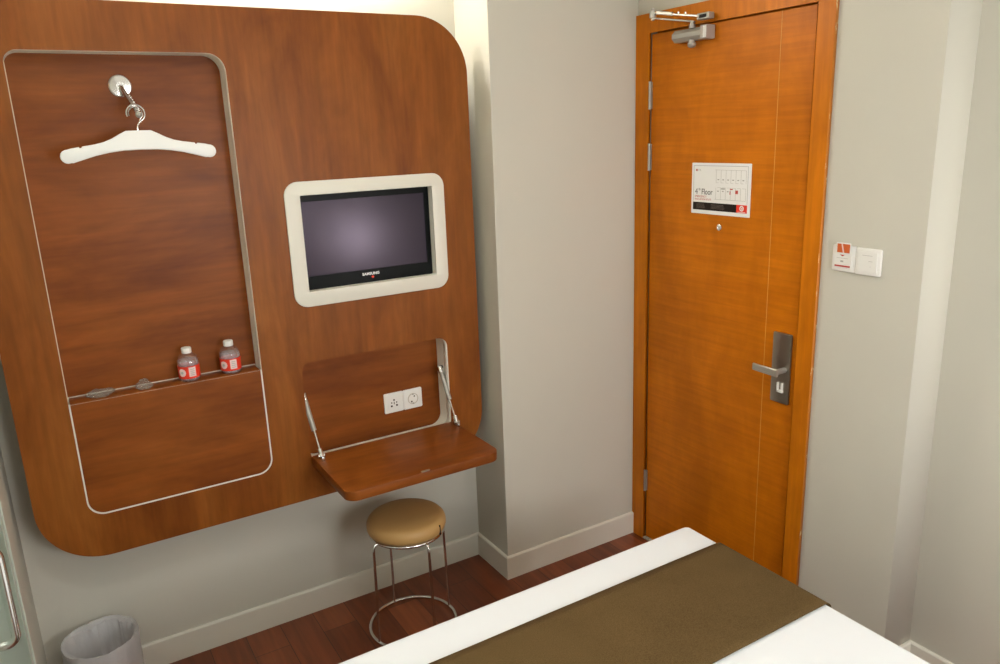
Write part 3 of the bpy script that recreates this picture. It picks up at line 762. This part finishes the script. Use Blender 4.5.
# runner
b = bmesh.new(); sec = section(BX0 - .0045, BX1 + .0045, RC + .004, .27, 34); ys = [-.972 - (1.352 - .972) * i / 14 for i in range(15)]
G = []
for y in ys:
    row = []
    for x, dz in sec:
        z = ZB + .0055 + dz
        if dz > -.001: z = top_z(x, y) + .0060
        row.append(b.verts.new((x, y, z)))
    G.append(row)
for i in range(len(ys) - 1):
    for j in range(len(sec) - 1): b.faces.new((G[i][j], G[i][j + 1], G[i + 1][j + 1], G[i + 1][j]))
rn = part('bed_runner', b, M['runner'], None, 60, org=((BX0 + BX1) / 2, -1.16, ZB))
sm = rn.modifiers.new('thick', 'SOLIDIFY'); sm.thickness = .004; sm.offset = 0
tag(rn, 'dark brown woven runner laid across the foot of the white bed', 'bed runner')

# ================================================================== GLASS DOOR (left)
gd = thing('glass_door', (WL - .05, GY0, 0), 'frosted green glass bathroom door with a steel bar handle at the left edge', 'glass door')
GX = WL - .006
part('glass_pane', box(GX - .010, GX, GY1 + .004, GY0 - .006, .008, 2.112, .001, 1), M['glass'], gd)
# bar handle
b = bmesh.new()
for sgn, X in ((1, GX), (-1, GX - .010)):
    yh = -.905; z0, z1 = .862, 1.055; out = .047; r_ = .018
    pts = [(X, yh, z0), (X + sgn * (out - r_), yh, z0)]
    pts += [(X + sgn * (out - r_ + r_ * math.sin(t)), yh, z0 + r_ - r_ * math.cos(t)) for t in [PI / 2 * i / 6 for i in range(1, 7)]]
    pts += [(X + sgn * (out - r_ + r_ * math.cos(t)), yh, z1 - r_ + r_ * math.sin(t)) for t in [PI / 2 * i / 6 for i in range(0, 7)]]
    pts += [(X, yh, z1)]
    tube(pts, .0085, 14, b)
part('handle', b, M['chrome'], gd, True)
b = bmesh.new(); ptsb = []
for i in range(60):
    z = .012 + i * (2.09 / 59)
    ptsb.append((WL + .0005, GY0 - .003 + .0025 * noise.noise(Vector((0, 3, z * 9))), z))
tube(ptsb, [.0022 + .0016 * max(0, noise.noise(Vector((7, 1, q[2] * 14)))) for q in ptsb], 6, b)
part('silicone_bead', b, M['silicone'], gd, True)

# ================================================================== LAMPS
def ceiling_lamp(x, y, r_, label, grp=None):
    t = thing('ceiling_light', (x, y, H), label, 'ceiling light', grp)
    part('trim_ring', lathe([(r_ + .018, 0), (r_ + .016, -.010), (r_, -.012), (r_, 0)], (x, y, H), 40, cap=False), M['white'], t, 35)
    part('diffuser', lathe([(r_, -.004), (r_, -.008), (r_ * .6, -.0085), (0, -.0085)], (x, y, H), 40, cap=False), M['lamp'], t, 35)
    return t
M['added_globe'] = mat('added_globe_glow', (1, 1, 1), .5)  # glow of the light added beside the bed head
emis(M['added_globe'], (1.0, .97, .98), 50)
emis(M['window_fill'], (.93, .97, 1.0), 7.5)  # fill light from the added window
emis(M['lamp'], (1.0, .975, .935), 25)
emis(M['tube'], (1.0, .98, .90), 60)
ceiling_lamp(.98, -1.75, .15, 'round ceiling downlight over the walkway left of the bed')
ceiling_lamp(2.0, -2.55, .12, 'round ceiling downlight above the head of the bed')
ceiling_lamp(-.15, -.8, .19, 'round ceiling downlight in the bathroom behind the glass')
def added_sconce(x, y, d, zc, r_, label):
    t = thing('wall_light', (x, y, zc), label, 'wall light')
    d = Vector(d); e = Vector((x, y, zc)) + d * .010
    h = Vector((abs(d.y) * .05 + abs(d.x) * .010, abs(d.x) * .05 + abs(d.y) * .010, .10))
    part('wall_plate', box(e.x - h.x, e.x + h.x, e.y - h.y, e.y + h.y, e.z - h.z, e.z + h.z, .004), M['chrome'], t)
    c = Vector((x, y, zc)) + d * (r_ + .021)
    b = bmesh.new(); bmesh.ops.create_uvsphere(b, u_segments=32, v_segments=18, radius=r_, matrix=Matrix.Translation(c))
    part('added_globe', b, M['added_globe'], t, True)
added_sconce(D2, -3.20, (-1, 0, 0), 1.00, .075, 'small round unseen light added right of the headboard for a glow on the screen')  # unseen light, added to throw a soft glow onto the television screen
wl = thing('wall_light', (1.30, WB, 2.40), 'slim tube light on the wall above the wood panel', 'wall light')
part('housing', box(.75, 1.95, WB - .030, WB, 2.395, 2.430, .003, 1), M['white'], wl)
part('tube', tube([(.77, WB - .060, 2.40), (1.93, WB - .060, 2.40)], .013, 16), M['tube'], wl, True)
for x in (.765, 1.935): join_b = None; part('tube_holder', box(x - .008, x + .008, WB - .078, WB - .028, 2.382, 2.420, .002, 1), M['white'], wl)

# ================================================================== CAMERA
cam = bpy.data.cameras.new('camera'); co = bpy.data.objects.new('camera', cam); COL.objects.link(co)
F, yaw, pitch, roll = 763.8635, -.538939, -.2554445, -.037539
cam.sensor_fit = 'HORIZONTAL'; cam.sensor_width = 36; cam.lens = F / 1000 * 36; cam.clip_start = .02
fw = Vector((math.sin(-yaw) * math.cos(pitch), math.cos(yaw) * math.cos(pitch), math.sin(pitch)))
r = Vector((math.cos(yaw), math.sin(yaw), 0)); u = r.cross(fw)
c_, s_ = math.cos(roll), math.sin(roll)
R1 = c_ * r + s_ * u; U1 = -s_ * r + c_ * u
co.matrix_world = Matrix.Translation((.71169, -2.44592, 1.75)) @ Matrix((R1, U1, -fw)).transposed().to_4x4()
S.camera = co
w = bpy.data.worlds.new('world'); S.world = w; w.use_nodes = True
w.node_tree.nodes['Background'].inputs[0].default_value = (.9, .95, 1, 1); w.node_tree.nodes['Background'].inputs[1].default_value = .3
v = S.view_settings; v.view_transform = 'Standard'; v.look = 'None'; v.gamma = 1; v.exposure = .80; v.use_curve_mapping = False
